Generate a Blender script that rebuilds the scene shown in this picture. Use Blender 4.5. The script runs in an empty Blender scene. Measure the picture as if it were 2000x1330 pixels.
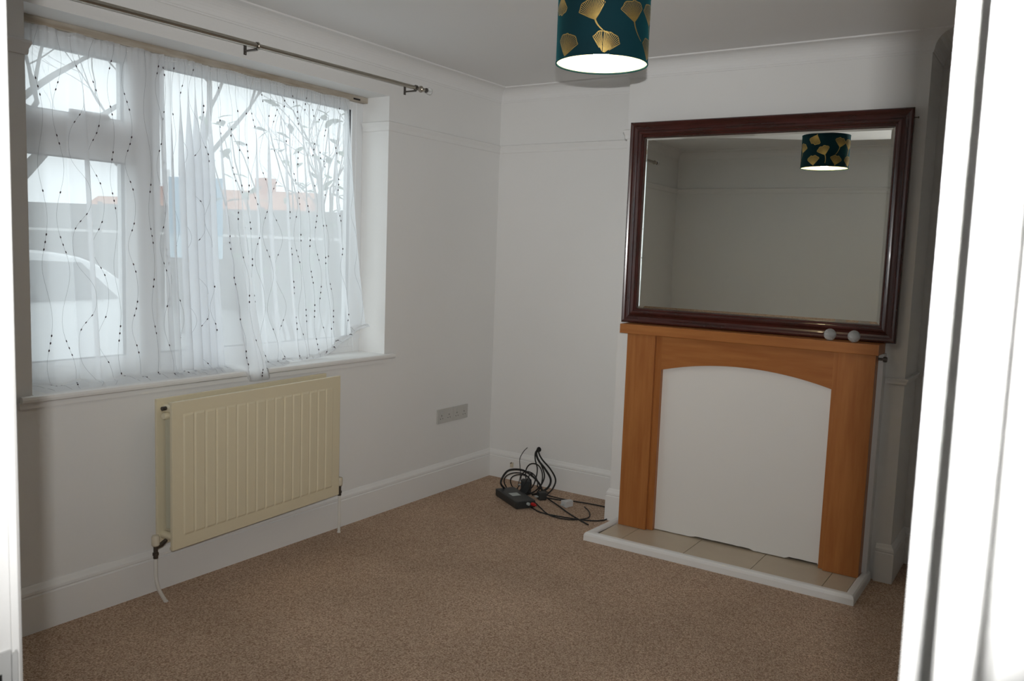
import bpy, bmesh, math, random
from math import sin, cos, pi, radians, sqrt, atan2
from mathutils import Vector, Matrix, noise as mnoise

scene = bpy.context.scene
COL = scene.collection
random.seed(7)

# ------------------------------------------------------------------ camera, light, exposure
cd = bpy.data.cameras.new('camera')
cam = bpy.data.objects.new('camera', cd)
COL.objects.link(cam)
CR = Vector((0.5520, -0.8331, 0.0360)).normalized()
CF = Vector((0.8315, 0.5459, -0.1033)).normalized()
CU = CR.cross(CF).normalized()
CR = CF.cross(CU).normalized()
CP = Vector((-4.5214, -3.1146, 1.47))
cam.matrix_world = Matrix(((CR.x, CU.x, -CF.x, CP.x), (CR.y, CU.y, -CF.y, CP.y), (CR.z, CU.z, -CF.z, CP.z), (0, 0, 0, 1)))
cd.sensor_width = 36.0
cd.lens = 1646.3 / 2000 * 36.0
cd.clip_start = 0.02
cd.clip_end = 300
cd.dof.use_dof = True
cd.dof.focus_distance = 3.6
cd.dof.aperture_fstop = 13.0
scene.camera = cam

W = bpy.data.worlds.new('overcast_sky')
scene.world = W
W.use_nodes = True
wn, wl = W.node_tree.nodes, W.node_tree.links
bg = wn['Background']
tc = wn.new('ShaderNodeTexCoord')
nz = wn.new('ShaderNodeTexNoise'); nz.inputs['Scale'].default_value = 2.2; nz.inputs['Detail'].default_value = 4
rp = wn.new('ShaderNodeValToRGB')
rp.color_ramp.elements[0].position = 0.3; rp.color_ramp.elements[0].color = (0.80, 0.87, 0.95, 1)
rp.color_ramp.elements[1].position = 0.7; rp.color_ramp.elements[1].color = (0.95, 0.98, 1.0, 1)
wl.new(tc.outputs['Generated'], nz.inputs['Vector'])
wl.new(nz.outputs['Fac'], rp.inputs['Fac'])
wl.new(rp.outputs['Color'], bg.inputs['Color'])
bg.inputs['Strength'].default_value = 2.45

# the photographer's pop-up flash: just above the lens, set back at the camera body
fl = bpy.data.lights.new('camera_flash', 'AREA')
fl.shape = 'RECTANGLE'; fl.size = 0.022; fl.size_y = 0.012
fl.energy = 18.0
fl.spread = radians(94)
fl.color = (0.98, 0.98, 0.97)
flo = bpy.data.objects.new('camera_flash', fl)
COL.objects.link(flo)
FP = CP + CU * 0.09 - CF * 0.07
FT = radians(10)      # the flash head sits tipped up a little
LF = (CF * cos(FT) + CU * sin(FT)).normalized(); LU = CR.cross(LF).normalized()
flo.matrix_world = Matrix(((CR.x, LU.x, -LF.x, FP.x), (CR.y, LU.y, -LF.y, FP.y), (CR.z, LU.z, -LF.z, FP.z), (0, 0, 0, 1)))

scene.view_settings.view_transform = 'Standard'
scene.view_settings.look = 'None'
scene.view_settings.gamma = 1.0
scene.view_settings.use_curve_mapping = False
scene.view_settings.exposure = 0.05
BULB_E = 52.0

# ------------------------------------------------------------------ materials
def pr(name, col, rough=0.6, metal=0.0, spec=0.4, bump=None, var=None, coat=0.0, stretch=None):
    """principled material; bump=(scale, strength, distance); var=(scale, second colour, contrast)"""
    m = bpy.data.materials.new(name); m.use_nodes = True
    n, l = m.node_tree.nodes, m.node_tree.links
    b = n['Principled BSDF']
    b.inputs['Base Color'].default_value = (*col, 1)
    b.inputs['Roughness'].default_value = rough
    b.inputs['Metallic'].default_value = metal
    b.inputs['Specular IOR Level'].default_value = spec
    b.inputs['Coat Weight'].default_value = coat
    t = None
    if bump or var:
        t = n.new('ShaderNodeTexCoord')
        src = t.outputs['Object']
        if stretch:
            mp = n.new('ShaderNodeMapping'); mp.inputs['Scale'].default_value = stretch
            l.new(src, mp.inputs['Vector']); src = mp.outputs['Vector']
    if var:
        x = n.new('ShaderNodeTexNoise'); x.inputs['Scale'].default_value = var[0]; x.inputs['Detail'].default_value = 5
        r = n.new('ShaderNodeValToRGB'); c = var[2]
        r.color_ramp.elements[0].position = 0.5 - c; r.color_ramp.elements[0].color = (*col, 1)
        r.color_ramp.elements[1].position = 0.5 + c; r.color_ramp.elements[1].color = (*var[1], 1)
        l.new(src, x.inputs['Vector']); l.new(x.outputs['Fac'], r.inputs['Fac']); l.new(r.outputs['Color'], b.inputs['Base Color'])
    if bump:
        y = n.new('ShaderNodeTexNoise'); y.inputs['Scale'].default_value = bump[0]; y.inputs['Detail'].default_value = 3
        p = n.new('ShaderNodeBump'); p.inputs['Strength'].default_value = bump[1]; p.inputs['Distance'].default_value = bump[2]
        l.new(src, y.inputs['Vector']); l.new(y.outputs['Fac'], p.inputs['Height']); l.new(p.outputs['Normal'], b.inputs['Normal'])
    return m

M = {}
M['wall'] = pr('painted_plaster', (0.80, 0.795, 0.78), 0.75, bump=(45, 0.12, 0.004), var=(1.6, (0.775, 0.77, 0.755), 0.25), spec=0.25)
M['ceil'] = pr('ceiling_paint', (0.79, 0.785, 0.775), 0.85, bump=(30, 0.1, 0.004), spec=0.2)
M['gloss'] = pr('white_gloss_paint', (0.81, 0.805, 0.79), 0.35, bump=(25, 0.06, 0.003))
M['upvc'] = pr('white_upvc', (0.80, 0.82, 0.83), 0.3)
M['stain'] = pr('stained_timber', (0.50, 0.455, 0.39), 0.6, var=(6, (0.33, 0.27, 0.20), 0.2), stretch=(1, 8, 8))
M['gasket'] = pr('black_rubber', (0.012, 0.014, 0.022), 0.6)
M['cream'] = pr('cream_enamel', (0.72, 0.645, 0.465), 0.35, bump=(60, 0.04, 0.002))
M['creamplastic'] = pr('cream_plastic', (0.62, 0.56, 0.44), 0.45)
M['fin'] = pr('dusty_cream_metal', (0.50, 0.48, 0.37), 0.6)
M['brass'] = pr('tarnished_brass', (0.10, 0.085, 0.07), 0.45, metal=0.7)
M['pipe'] = pr('painted_pipe', (0.72, 0.70, 0.65), 0.4)
M['wood'] = pr('honey_veneer', (0.42, 0.165, 0.046), 0.38, var=(3.0, (0.33, 0.113, 0.028), 0.22), stretch=(14, 14, 1.2), bump=(40, 0.04, 0.001))
M['woodh'] = pr('honey_veneer_flat', (0.42, 0.165, 0.046), 0.38, var=(3.0, (0.33, 0.113, 0.028), 0.22), stretch=(14, 1.2, 14), bump=(40, 0.04, 0.001))
M['mahog'] = pr('dark_mahogany', (0.070, 0.015, 0.012), 0.22, spec=0.5, var=(4.0, (0.028, 0.008, 0.006), 0.25), stretch=(9, 9, 1.5), coat=0.3)
M['mahogh'] = pr('dark_mahogany_flat', (0.070, 0.015, 0.012), 0.22, spec=0.5, var=(4.0, (0.028, 0.008, 0.006), 0.25), stretch=(9, 1.5, 9), coat=0.3)
M['tile'] = pr('beige_tile', (0.56, 0.47, 0.35), 0.35, var=(9, (0.51, 0.42, 0.31), 0.25))
M['grout'] = pr('dark_grout', (0.16, 0.13, 0.10), 0.9)
M['board'] = pr('white_board', (0.76, 0.74, 0.71), 0.6, bump=(20, 0.08, 0.003))
M['socket'] = pr('grey_white_plastic', (0.53, 0.52, 0.49), 0.4)
M['dark'] = pr('dark_hole', (0.012, 0.011, 0.010), 0.8)
M['blackplastic'] = pr('black_plastic', (0.028, 0.030, 0.030), 0.45, bump=(150, 0.05, 0.001))
M['cable'] = pr('black_cable', (0.012, 0.012, 0.012), 0.5)
M['whiteplastic'] = pr('white_plastic', (0.62, 0.62, 0.62), 0.4)
M['sticker'] = pr('silver_sticker', (0.42, 0.46, 0.45), 0.4)
M['red'] = pr('red_plastic', (0.50, 0.02, 0.02), 0.4)
M['steel'] = pr('brushed_nickel', (0.42, 0.385, 0.33), 0.28, metal=1.0)
M['darksteel'] = pr('dark_bracket_steel', (0.13, 0.12, 0.11), 0.4, metal=0.8)
M['velvet'] = pr('teal_velvet', (0.003, 0.030, 0.040), 0.8, spec=0.1, var=(3.5, (0.004, 0.020, 0.026), 0.2))
M['velvet'].node_tree.nodes['Principled BSDF'].inputs['Sheen Weight'].default_value = 0.16
M['velvet'].node_tree.nodes['Principled BSDF'].inputs['Sheen Tint'].default_value = (0.05, 0.55, 0.62, 1)
M['gold'] = pr('gold_foil', (0.58, 0.40, 0.13), 0.36, metal=0.9)
M['lining'] = pr('cream_shade_lining', (0.86, 0.80, 0.64), 0.7)
M['rosewhite'] = pr('warm_white_plastic', (0.75, 0.70, 0.62), 0.5)
M['thread'] = pr('grey_thread', (0.20, 0.20, 0.21), 0.8)
M['bead'] = pr('plum_bead', (0.028, 0.006, 0.012), 0.3)
M['strike'] = pr('painted_latch_plate', (0.50, 0.50, 0.49), 0.4)

# carpet: speckled brown twist pile
m = bpy.data.materials.new('brown_twist_carpet'); m.use_nodes = True
n, l = m.node_tree.nodes, m.node_tree.links
b = n['Principled BSDF']; b.inputs['Roughness'].default_value = 1.0; b.inputs['Specular IOR Level'].default_value = 0.05
t = n.new('ShaderNodeTexCoord')
v = n.new('ShaderNodeTexVoronoi'); v.inputs['Scale'].default_value = 210
x = n.new('ShaderNodeTexNoise'); x.inputs['Scale'].default_value = 170; x.inputs['Detail'].default_value = 3
r = n.new('ShaderNodeValToRGB')
r.color_ramp.elements[0].position = 0.32; r.color_ramp.elements[0].color = (0.32, 0.20, 0.135, 1)
r.color_ramp.elements[1].position = 0.68; r.color_ramp.elements[1].color = (0.76, 0.58, 0.435, 1)
x2 = n.new('ShaderNodeTexNoise'); x2.inputs['Scale'].default_value = 1.7; x2.inputs['Detail'].default_value = 4
mx = n.new('ShaderNodeMix'); mx.data_type = 'RGBA'; mx.blend_type = 'MULTIPLY'; mx.inputs['Factor'].default_value = 1
r2 = n.new('ShaderNodeValToRGB')
r2.color_ramp.elements[0].position = 0.35; r2.color_ramp.elements[0].color = (0.88, 0.88, 0.88, 1)
r2.color_ramp.elements[1].position = 0.65; r2.color_ramp.elements[1].color = (1.06, 1.06, 1.06, 1)
bp_ = n.new('ShaderNodeBump'); bp_.inputs['Strength'].default_value = 0.7; bp_.inputs['Distance'].default_value = 0.006
for a_, b_ in ((t.outputs['Object'], v.inputs['Vector']), (t.outputs['Object'], x.inputs['Vector']), (t.outputs['Object'], x2.inputs['Vector']),
               (x.outputs['Fac'], r.inputs['Fac']), (x2.outputs['Fac'], r2.inputs['Fac']), (v.outputs['Distance'], bp_.inputs['Height']),
               (bp_.outputs['Normal'], b.inputs['Normal'])):
    l.new(a_, b_)
l.new(r.outputs['Color'], mx.inputs[6]); l.new(r2.outputs['Color'], mx.inputs[7]); l.new(mx.outputs[2], b.inputs['Base Color'])
M['carpet'] = m

# clear glass pane: see-through with a fresnel reflection
m = bpy.data.materials.new('window_glass'); m.use_nodes = True
n, l = m.node_tree.nodes, m.node_tree.links; n.remove(n['Principled BSDF'])
tr = n.new('ShaderNodeBsdfTransparent'); tr.inputs['Color'].default_value = (0.93, 0.96, 0.95, 1)
gl = n.new('ShaderNodeBsdfGlossy'); gl.inputs['Roughness'].default_value = 0.0
fr = n.new('ShaderNodeFresnel')
ge_ = n.new('ShaderNodeNewGeometry'); io_ = n.new('ShaderNodeMapRange')      # same index from either face of the thin pane
io_.inputs['To Min'].default_value = 1.45; io_.inputs['To Max'].default_value = 1 / 1.45
l.new(ge_.outputs['Backfacing'], io_.inputs['Value']); l.new(io_.outputs['Result'], fr.inputs['IOR'])
mi = n.new('ShaderNodeMixShader')
l.new(fr.outputs['Fac'], mi.inputs['Fac']); l.new(tr.outputs['BSDF'], mi.inputs[1]); l.new(gl.outputs['BSDF'], mi.inputs[2])
l.new(mi.outputs['Shader'], n['Material Output'].inputs['Surface'])
M['glass'] = m

# sheer voile: an open weave, part see-through, part translucent thread
m = bpy.data.materials.new('white_voile'); m.use_nodes = True
n, l = m.node_tree.nodes, m.node_tree.links; n.remove(n['Principled BSDF'])
tr = n.new('ShaderNodeBsdfTransparent')
di = n.new('ShaderNodeBsdfDiffuse'); di.inputs['Color'].default_value = (0.93, 0.94, 0.96, 1)
tl = n.new('ShaderNodeBsdfTranslucent'); tl.inputs['Color'].default_value = (0.93, 0.94, 0.96, 1)
m1 = n.new('ShaderNodeMixShader'); m1.inputs['Fac'].default_value = 0.72
m2 = n.new('ShaderNodeMixShader')
lw = n.new('ShaderNodeLayerWeight'); lw.inputs['Blend'].default_value = 0.35
mr = n.new('ShaderNodeMapRange'); mr.inputs['To Min'].default_value = 0.74; mr.inputs['To Max'].default_value = 0.88
l.new(lw.outputs['Facing'], mr.inputs['Value']); l.new(mr.outputs['Result'], m2.inputs['Fac'])
l.new(di.outputs['BSDF'], m1.inputs[1]); l.new(tl.outputs['BSDF'], m1.inputs[2])
l.new(tr.outputs['BSDF'], m2.inputs[1]); l.new(m1.outputs['Shader'], m2.inputs[2])
l.new(m2.outputs['Shader'], n['Material Output'].inputs['Surface'])
M['voile'] = m

m = bpy.data.materials.new('mirror_silver'); m.use_nodes = True
b = m.node_tree.nodes['Principled BSDF']
b.inputs['Base Color'].default_value = (0.95, 0.97, 0.92, 1); b.inputs['Metallic'].default_value = 1; b.inputs['Roughness'].default_value = 0.0
M['mirror'] = m

m = bpy.data.materials.new('crackle_glass'); m.use_nodes = True
b = m.node_tree.nodes['Principled BSDF']
b.inputs['Base Color'].default_value = (0.92, 0.93, 0.92, 1); b.inputs['Roughness'].default_value = 0.06; b.inputs['Transmission Weight'].default_value = 0.75
b.inputs['IOR'].default_value = 1.45
n, l = m.node_tree.nodes, m.node_tree.links
v = n.new('ShaderNodeTexVoronoi'); v.inputs['Scale'].default_value = 160
t = n.new('ShaderNodeTexCoord'); p = n.new('ShaderNodeBump'); p.inputs['Strength'].default_value = 0.25; p.inputs['Distance'].default_value = 0.001
l.new(t.outputs['Object'], v.inputs['Vector']); l.new(v.outputs['Distance'], p.inputs['Height']); l.new(p.outputs['Normal'], b.inputs['Normal'])
M['crackle'] = m

m = bpy.data.materials.new('lit_bulb'); m.use_nodes = True
b = m.node_tree.nodes['Principled BSDF']
b.inputs['Emission Color'].default_value = (1.0, 0.80, 0.48, 1); b.inputs['Emission Strength'].default_value = BULB_E
M['bulb'] = m

# outdoors
M['asphalt'] = pr('grey_asphalt', (0.20, 0.20, 0.20), 0.95, var=(2, (0.25, 0.25, 0.245), 0.3), bump=(60, 0.3, 0.01))
M['paving'] = pr('pale_paving', (0.42, 0.41, 0.39), 0.9, var=(3, (0.36, 0.35, 0.34), 0.3))
M['hedge'] = pr('fence_timber', (0.10, 0.10, 0.09), 0.9, var=(5, (0.14, 0.13, 0.12), 0.3))
M['coping'] = pr('pale_coping', (0.55, 0.55, 0.53), 0.8)
M['brick'] = pr('orange_brick', (0.55, 0.20, 0.09), 0.9, var=(14, (0.48, 0.16, 0.07), 0.3))
M['roof'] = pr('orange_roof_tile', (0.50, 0.21, 0.11), 0.9, var=(9, (0.42, 0.17, 0.09), 0.3))
M['winfar'] = pr('dark_house_window', (0.06, 0.07, 0.08), 0.1)
M['white'] = pr('white_paint_outdoor', (0.8, 0.8, 0.8), 0.4)
M['bark'] = pr('grey_bark', (0.12, 0.105, 0.085), 0.95, bump=(30, 0.4, 0.01))
M['leaf'] = pr('dark_green_leaf', (0.07, 0.13, 0.05), 0.5)
M['carpaint'] = pr('silver_car_paint', (0.62, 0.63, 0.64), 0.2, metal=0.3, coat=0.8)
M['carglass'] = pr('dark_car_glass', (0.03, 0.035, 0.04), 0.05, spec=0.8)
M['tyre'] = pr('black_tyre', (0.02, 0.02, 0.02), 0.8)
M['signblue'] = pr('blue_sign_board', (0.10, 0.30, 0.44), 0.4)
M['signpale'] = pr('pale_blue_sign', (0.40, 0.58, 0.68), 0.4)

# ------------------------------------------------------------------ helpers
ZERO = Vector((0, 0, 0))
class MB:
    """collects shapes into one mesh"""
    def __init__(s): s.v = []; s.f = []; s.sm = []
    def add(s, vs, fs, smooth=False):
        o = len(s.v); s.v += [Vector(p) for p in vs]
        s.f += [tuple(i + o for i in f) for f in fs]; s.sm += [smooth] * len(fs)
        return s
    def box(s, a, b_, bev=0.0):
        x0, x1 = sorted((a[0], b_[0])); y0, y1 = sorted((a[1], b_[1])); z0, z1 = sorted((a[2], b_[2]))
        if bev <= 0:
            vs = [(x, y, z) for z in (z0, z1) for y in (y0, y1) for x in (x0, x1)]
            return s.add(vs, [(0, 2, 3, 1), (4, 5, 7, 6), (0, 1, 5, 4), (2, 6, 7, 3), (0, 4, 6, 2), (1, 3, 7, 5)])
        bm = bmesh.new()
        bmesh.ops.create_cube(bm, size=1.0)
        for q in bm.verts:
            q.co = Vector(((x0 + x1) / 2 + q.co.x * (x1 - x0), (y0 + y1) / 2 + q.co.y * (y1 - y0), (z0 + z1) / 2 + q.co.z * (z1 - z0)))
        bmesh.ops.bevel(bm, geom=bm.edges[:], offset=bev, segments=2, profile=0.7, affect='EDGES')
        return s.bm(bm)
    def bm(s, bm, smooth=False):
        bm.verts.index_update()
        s.add([q.co.copy() for q in bm.verts], [tuple(q.index for q in f.verts) for f in bm.faces], smooth)
        bm.free(); return s
    def tube(s, pts, r, n=8, cap=True, smooth=True):
        pts = [Vector(p) for p in pts]; N = len(pts)
        rs = r if isinstance(r, (list, tuple)) else [r] * N
        vs = []; prev = None
        for i, p in enumerate(pts):
            d = (pts[min(i + 1, N - 1)] - pts[max(i - 1, 0)]).normalized()
            if prev is None:
                a = d.orthogonal().normalized()
            else:
                a = (prev - d * prev.dot(d))
                a = a.normalized() if a.length > 1e-6 else d.orthogonal().normalized()
            prev = a; c = d.cross(a)
            vs += [p + (a * cos(2 * pi * k / n) + c * sin(2 * pi * k / n)) * rs[i] for k in range(n)]
        fs = [(i * n + k, i * n + (k + 1) % n, (i + 1) * n + (k + 1) % n, (i + 1) * n + k) for i in range(N - 1) for k in range(n)]
        s.add(vs, fs, smooth)
        if cap:
            s.add(vs[:n], [tuple(range(n))[::-1]]); s.add(vs[-n:], [tuple(range(n))])
        return s
    def lathe(s, prof, c=(0, 0, 0), axis='z', n=24, smooth=True):
        """prof: list of (radius, height)"""
        c = Vector(c); vs = []
        for r_, h in prof:
            for k in range(n):
                a = 2 * pi * k / n; u, w = r_ * cos(a), r_ * sin(a)
                vs.append(c + Vector({'z': (u, w, h), 'x': (h, u, w), 'y': (w, h, u)}[axis]))
        fs = [(i * n + k, i * n + (k + 1) % n, (i + 1) * n + (k + 1) % n, (i + 1) * n + k) for i in range(len(prof) - 1) for k in range(n)]
        s.add(vs, fs, smooth)
        shut = prof[0] == prof[-1]
        if prof[0][0] > 1e-6 and not shut: s.add(vs[:n], [tuple(range(n))[::-1]])
        if prof[-1][0] > 1e-6 and not shut: s.add(vs[-n:], [tuple(range(n))])
        return s
    def sphere(s, c, r, seg=16, rings=10, sc=(1, 1, 1)):
        bm = bmesh.new(); bmesh.ops.create_uvsphere(bm, u_segments=seg, v_segments=rings, radius=r)
        for q in bm.verts: q.co = Vector((q.co.x * sc[0] + c[0], q.co.y * sc[1] + c[1], q.co.z * sc[2] + c[2]))
        return s.bm(bm, True)
    def prism(s, poly, h0, h1, axis='x'):
        """extrude a 2D polygon along an axis; poly in the other two axes (in cyclic order)"""
        def p3(u, w, h): return {'x': (h, u, w), 'y': (u, h, w), 'z': (u, w, h)}[axis]
        N = len(poly)
        vs = [p3(u, w, h0) for u, w in poly] + [p3(u, w, h1) for u, w in poly]
        fs = [(i, (i + 1) % N, N + (i + 1) % N, N + i) for i in range(N)] + [tuple(range(N))[::-1], tuple(range(N, 2 * N))]
        return s.add(vs, fs)
    def sweep(s, prof, path, seg=None, closed=False):
        """sweep prof (offset to the right of the path, z) along a plan path with mitred corners; only segments in seg"""
        P = [Vector((p[0], p[1])) for p in path]; N = len(P)
        def nrm(i):
            d = (P[(i + 1) % N] - P[i]).normalized(); return Vector((d.y, -d.x))
        mit = []
        for i in range(N):
            if closed: a, c = nrm((i - 1) % N), nrm(i)
            elif i == 0: a = c = nrm(0)
            elif i == N - 1: a = c = nrm(N - 2)
            else: a, c = nrm(i - 1), nrm(i)
            mm = (a + c); mm = mm / max(1e-6, mm.length_squared) * 2
            mit.append(mm)
        K = len(prof)
        segs = seg if seg is not None else range(N if closed else N - 1)
        for i in segs:
            j = (i + 1) % N
            vs = [(P[i].x + mit[i].x * d, P[i].y + mit[i].y * d, z) for d, z in prof] + [(P[j].x + mit[j].x * d, P[j].y + mit[j].y * d, z) for d, z in prof]
            fs = [(k, (k + 1) % K, K + (k + 1) % K, K + k) for k in range(K)] + [tuple(range(K))[::-1], tuple(range(K, 2 * K))]
            s.add(vs, fs)
        return s
    def xf(s, mat):
        s.v = [mat @ p for p in s.v]; return s
    def build(s, name, mat, parent=None, origin=None, smooth_angle=None):
        """one mesh object; vertices are in world space unless the parent is rotated (then local to it)"""
        base = Vector(parent['_w']) if parent is not None else ZERO
        if origin is None:
            if parent is None:
                xs = [p.x for p in s.v]; ys = [p.y for p in s.v]; zs = [p.z for p in s.v]
                origin = Vector(((min(xs) + max(xs)) / 2, (min(ys) + max(ys)) / 2, min(zs)))
            else: origin = base
        else: origin = Vector(origin)
        me = bpy.data.meshes.new(name)
        me.from_pydata([p - origin for p in s.v], [], s.f)
        bm = bmesh.new(); bm.from_mesh(me)
        bmesh.ops.remove_doubles(bm, verts=bm.verts, dist=1e-6)
        bmesh.ops.recalc_face_normals(bm, faces=bm.faces)
        bm.to_mesh(me); bm.free()
        if any(s.sm):
            for p in me.polygons: p.use_smooth = True
            if not all(s.sm) or smooth_angle: me.set_sharp_from_angle(angle=smooth_angle or radians(35))
        if mat is not None: me.materials.append(mat)
        o = bpy.data.objects.new(name, me); COL.objects.link(o)
        o.location = origin - base
        if parent is not None: o.parent = parent
        o['_w'] = tuple(origin)
        return o

def tag(o, label, cat, group=None):
    o['label'] = label; o['category'] = cat
    if group: o['group'] = group
    return o
def thing(name, label, cat, loc, rotz=0.0, group=None):
    o = bpy.data.objects.new(name, None); COL.objects.link(o)
    o.location = loc; o.rotation_euler = (0, 0, rotz); o.empty_display_size = 0.1
    o['_w'] = tuple(loc) if rotz == 0 else (0.0, 0.0, 0.0)
    return tag(o, label, cat, group)
def struct(o):
    o['kind'] = 'structure'; return o
def copyobj(o, parent, loc=None, rot=None):
    c = o.copy(); COL.objects.link(c); c.parent = parent
    if loc is not None: c.location = loc
    if rot is not None: c.rotation_euler = rot
    return c
def bez(pts, n=10):
    """Catmull-Rom through points"""
    P = [Vector(p) for p in pts]; P = [P[0] * 2 - P[1]] + P + [P[-1] * 2 - P[-2]]
    out = []
    for i in range(1, len(P) - 2):
        for k in range(n):
            t = k / n; a, b_, c, d = P[i - 1], P[i], P[i + 1], P[i + 2]
            out.append(0.5 * ((2 * b_) + (c - a) * t + (2 * a - 5 * b_ + 4 * c - d) * t * t + (3 * b_ - a - 3 * c + d) * t ** 3))
    out.append(P[-2]); return out

# ------------------------------------------------------------------ room dimensions
RX0, RX1 = -4.15, 0.0            # doorway wall, fireplace wall
RY0, RY1 = -3.60, 0.0            # right wall, window wall
HC = 2.495                       # ceiling
BX = -0.346; BY0, BY1 = -2.525, -1.066   # chimney breast
OX0, OX1, OZ0, OZ1 = -2.945, -1.054, 0.872, 2.278   # window opening
DY0, DY1, DH = -3.0757, -2.333, 2.03      # doorway
HX = -4.26                       # hall face of the doorway wall

# floor, ceiling
struct(MB().box((-6.2, -4.6, -0.12), (0.3, 0.3, 0.0)).build('floor', M['carpet']))
struct(MB().box((-6.2, -4.6, HC), (0.3, 0.3, HC + 0.12)).build('ceiling', M['ceil']))
# walls
w = MB()
w.box((-4.26, 0, 0), (OX0, 0.30, HC)); w.box((OX1, 0, 0), (0.3, 0.30, HC)); w.box((OX0, 0, 0), (OX1, 0.30, OZ0 - 0.02)); w.box((OX0, 0, OZ1), (OX1, 0.30, HC))
struct(w.build('wall_left', M['wall']))
struct(MB().box((0, RY0 - 0.1, 0), (0.25, 0, HC)).build('wall_back', M['wall']))
struct(MB().box((BX, BY0, 0), (0, BY1, HC)).build('wall_breast', M['wall']))
struct(MB().box((HX, RY0 - 0.12, 0), (0.25, RY0, HC)).build('wall_right', M['wall']))
w = MB()
w.box((HX, RY0, 0), (RX0, DY0 - 0.04, HC)); w.box((HX, DY1 + 0.04, 0), (RX0, 0, HC)); w.box((HX, DY0 - 0.04, DH + 0.02), (RX0, DY1 + 0.04, HC))
struct(w.build('wall_front', M['wall']))
# hallway behind the camera
w = MB()
w.box((-6.1, -4.5, 0), (-6.0, 0.0, HC)); w.box((-6.0, -4.5, 0), (HX, -4.4, HC)); w.box((-6.0, -0.1, 0), (HX, 0.0, HC)); w.box((-4.36, -4.4, 0), (HX, RY0 - 0.12, HC))
struct(w.build('wall_hall', M['wall']))

# skirting boards
SK = [(0, 0), (0.018, 0), (0.018, 0.138), (0.0135, 0.1415), (0.0135, 0.1445), (0.0165, 0.148), (0.0155, 0.158), (0.010, 0.168), (0.006, 0.177), (0.004, 0.18), (0, 0.18)]
room = [(RX0, DY1 + 0.066), (RX0, 0), (0, 0), (0, BY1), (BX, BY1), (BX, BY0), (0, BY0), (0, RY0), (RX0, RY0), (RX0, DY0 - 0.066)]
struct(MB().sweep(SK, room, [1]).build('baseboard_left', M['gloss']))
struct(MB().sweep(SK, room, [2, 6]).build('baseboard_back', M['gloss']))
w = MB(); w.sweep(SK, room, [3, 5])
w.sweep(SK, [(0, BY1), (BX, BY1), (BX, -1.175)], [1]); w.sweep(SK, [(BX, -2.462), (BX, BY0), (0, BY0)], [0])
struct(w.build('baseboard_breast', M['gloss']))
struct(MB().sweep(SK, room, [0, 8]).build('baseboard_front', M['gloss']))
struct(MB().sweep(SK, room, [7]).build('baseboard_right', M['gloss']))

# coving
CV = [(0, HC - 0.084), (0.004, HC - 0.084), (0.005, HC - 0.076)]
for k in range(0, 9):
    a = k / 8 * pi / 2
    CV.append((0.007 + 0.070 * (1 - cos(a)), HC - 0.074 + 0.066 * sin(a)))
CV += [(0.086, HC - 0.006), (0.088, HC), (0, HC)]
full = [(RX0, RY0), (RX0, 0), (0, 0), (0, BY1), (BX, BY1), (BX, BY0), (0, BY0), (0, RY0)]
for i, nm in enumerate(('trim_1', 'trim_2', 'trim_3', 'trim_4', 'trim_5', 'trim_6', 'trim_7', 'trim_8')):
    struct(MB().sweep(CV, full, [i], closed=True).build(nm, M['ceil']))
# picture rail
PRL = [(0, 2.098), (0.007, 2.098), (0.009, 2.104), (0.010, 2.118), (0.014, 2.128), (0.018, 2.137), (0.018, 2.143), (0.012, 2.148), (0, 2.148)]
pr1 = [(OX1, 0.182), (OX1, 0), (0, 0), (0, BY1), (BX, BY1), (BX, -1.105)]
pr2 = [(RX0, DY1 + 0.3), (RX0, 0), (OX0, 0), (OX0, 0.182)]
struct(MB().sweep(PRL, pr1).build('trim_9', M['wall']))
struct(MB().sweep(PRL, pr2).build('trim_10', M['wall']))
struct(MB().sweep(PRL, [(RX0, RY0), (RX0, DY0 - 0.07)]).build('trim_11', M['wall']))
# dado rail beside the fireplace, wrapping the breast corner into the alcove
DR = [(0, 0.935), (0.008, 0.935), (0.010, 0.945), (0.016, 0.957), (0.016, 0.962), (0, 0.962)]
struct(MB().sweep(DR, [(BX, -2.4435), (BX, BY0), (0, BY0), (0, RY0)]).build('trim_12', M['wall']))

# ------------------------------------------------------------------ doorway (we stand in it)
door = bpy.data.objects.new('door_1', None); COL.objects.link(door); door.location = (HX, (DY0 + DY1) / 2, 0); door['_w'] = tuple(door.location); struct(door)
ln = MB()
RB = 0.0165                     # rebate on the hall side, the rest of the lining stands forward as the stop
ln.prism([(HX, DY1 + .04), (HX, DY1 + RB), (-4.200, DY1 + RB), (-4.200, DY1 + .001), (-4.199, DY1), (RX0, DY1), (RX0, DY1 + .04)], 0, DH + .03, 'z')
ln.prism([(HX, DY0 - .04), (HX, DY0 - RB), (-4.200, DY0 - RB), (-4.200, DY0 - .001), (-4.199, DY0), (RX0, DY0), (RX0, DY0 - .04)], 0, DH + .03, 'z')
ln.box((-4.200, DY0, DH), (RX0, DY1, DH + 0.03)); ln.box((HX, DY0 - RB, DH + RB), (-4.200, DY1 + RB, DH + .03))
ln.build('door_lining', M['gloss'], door)
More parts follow.
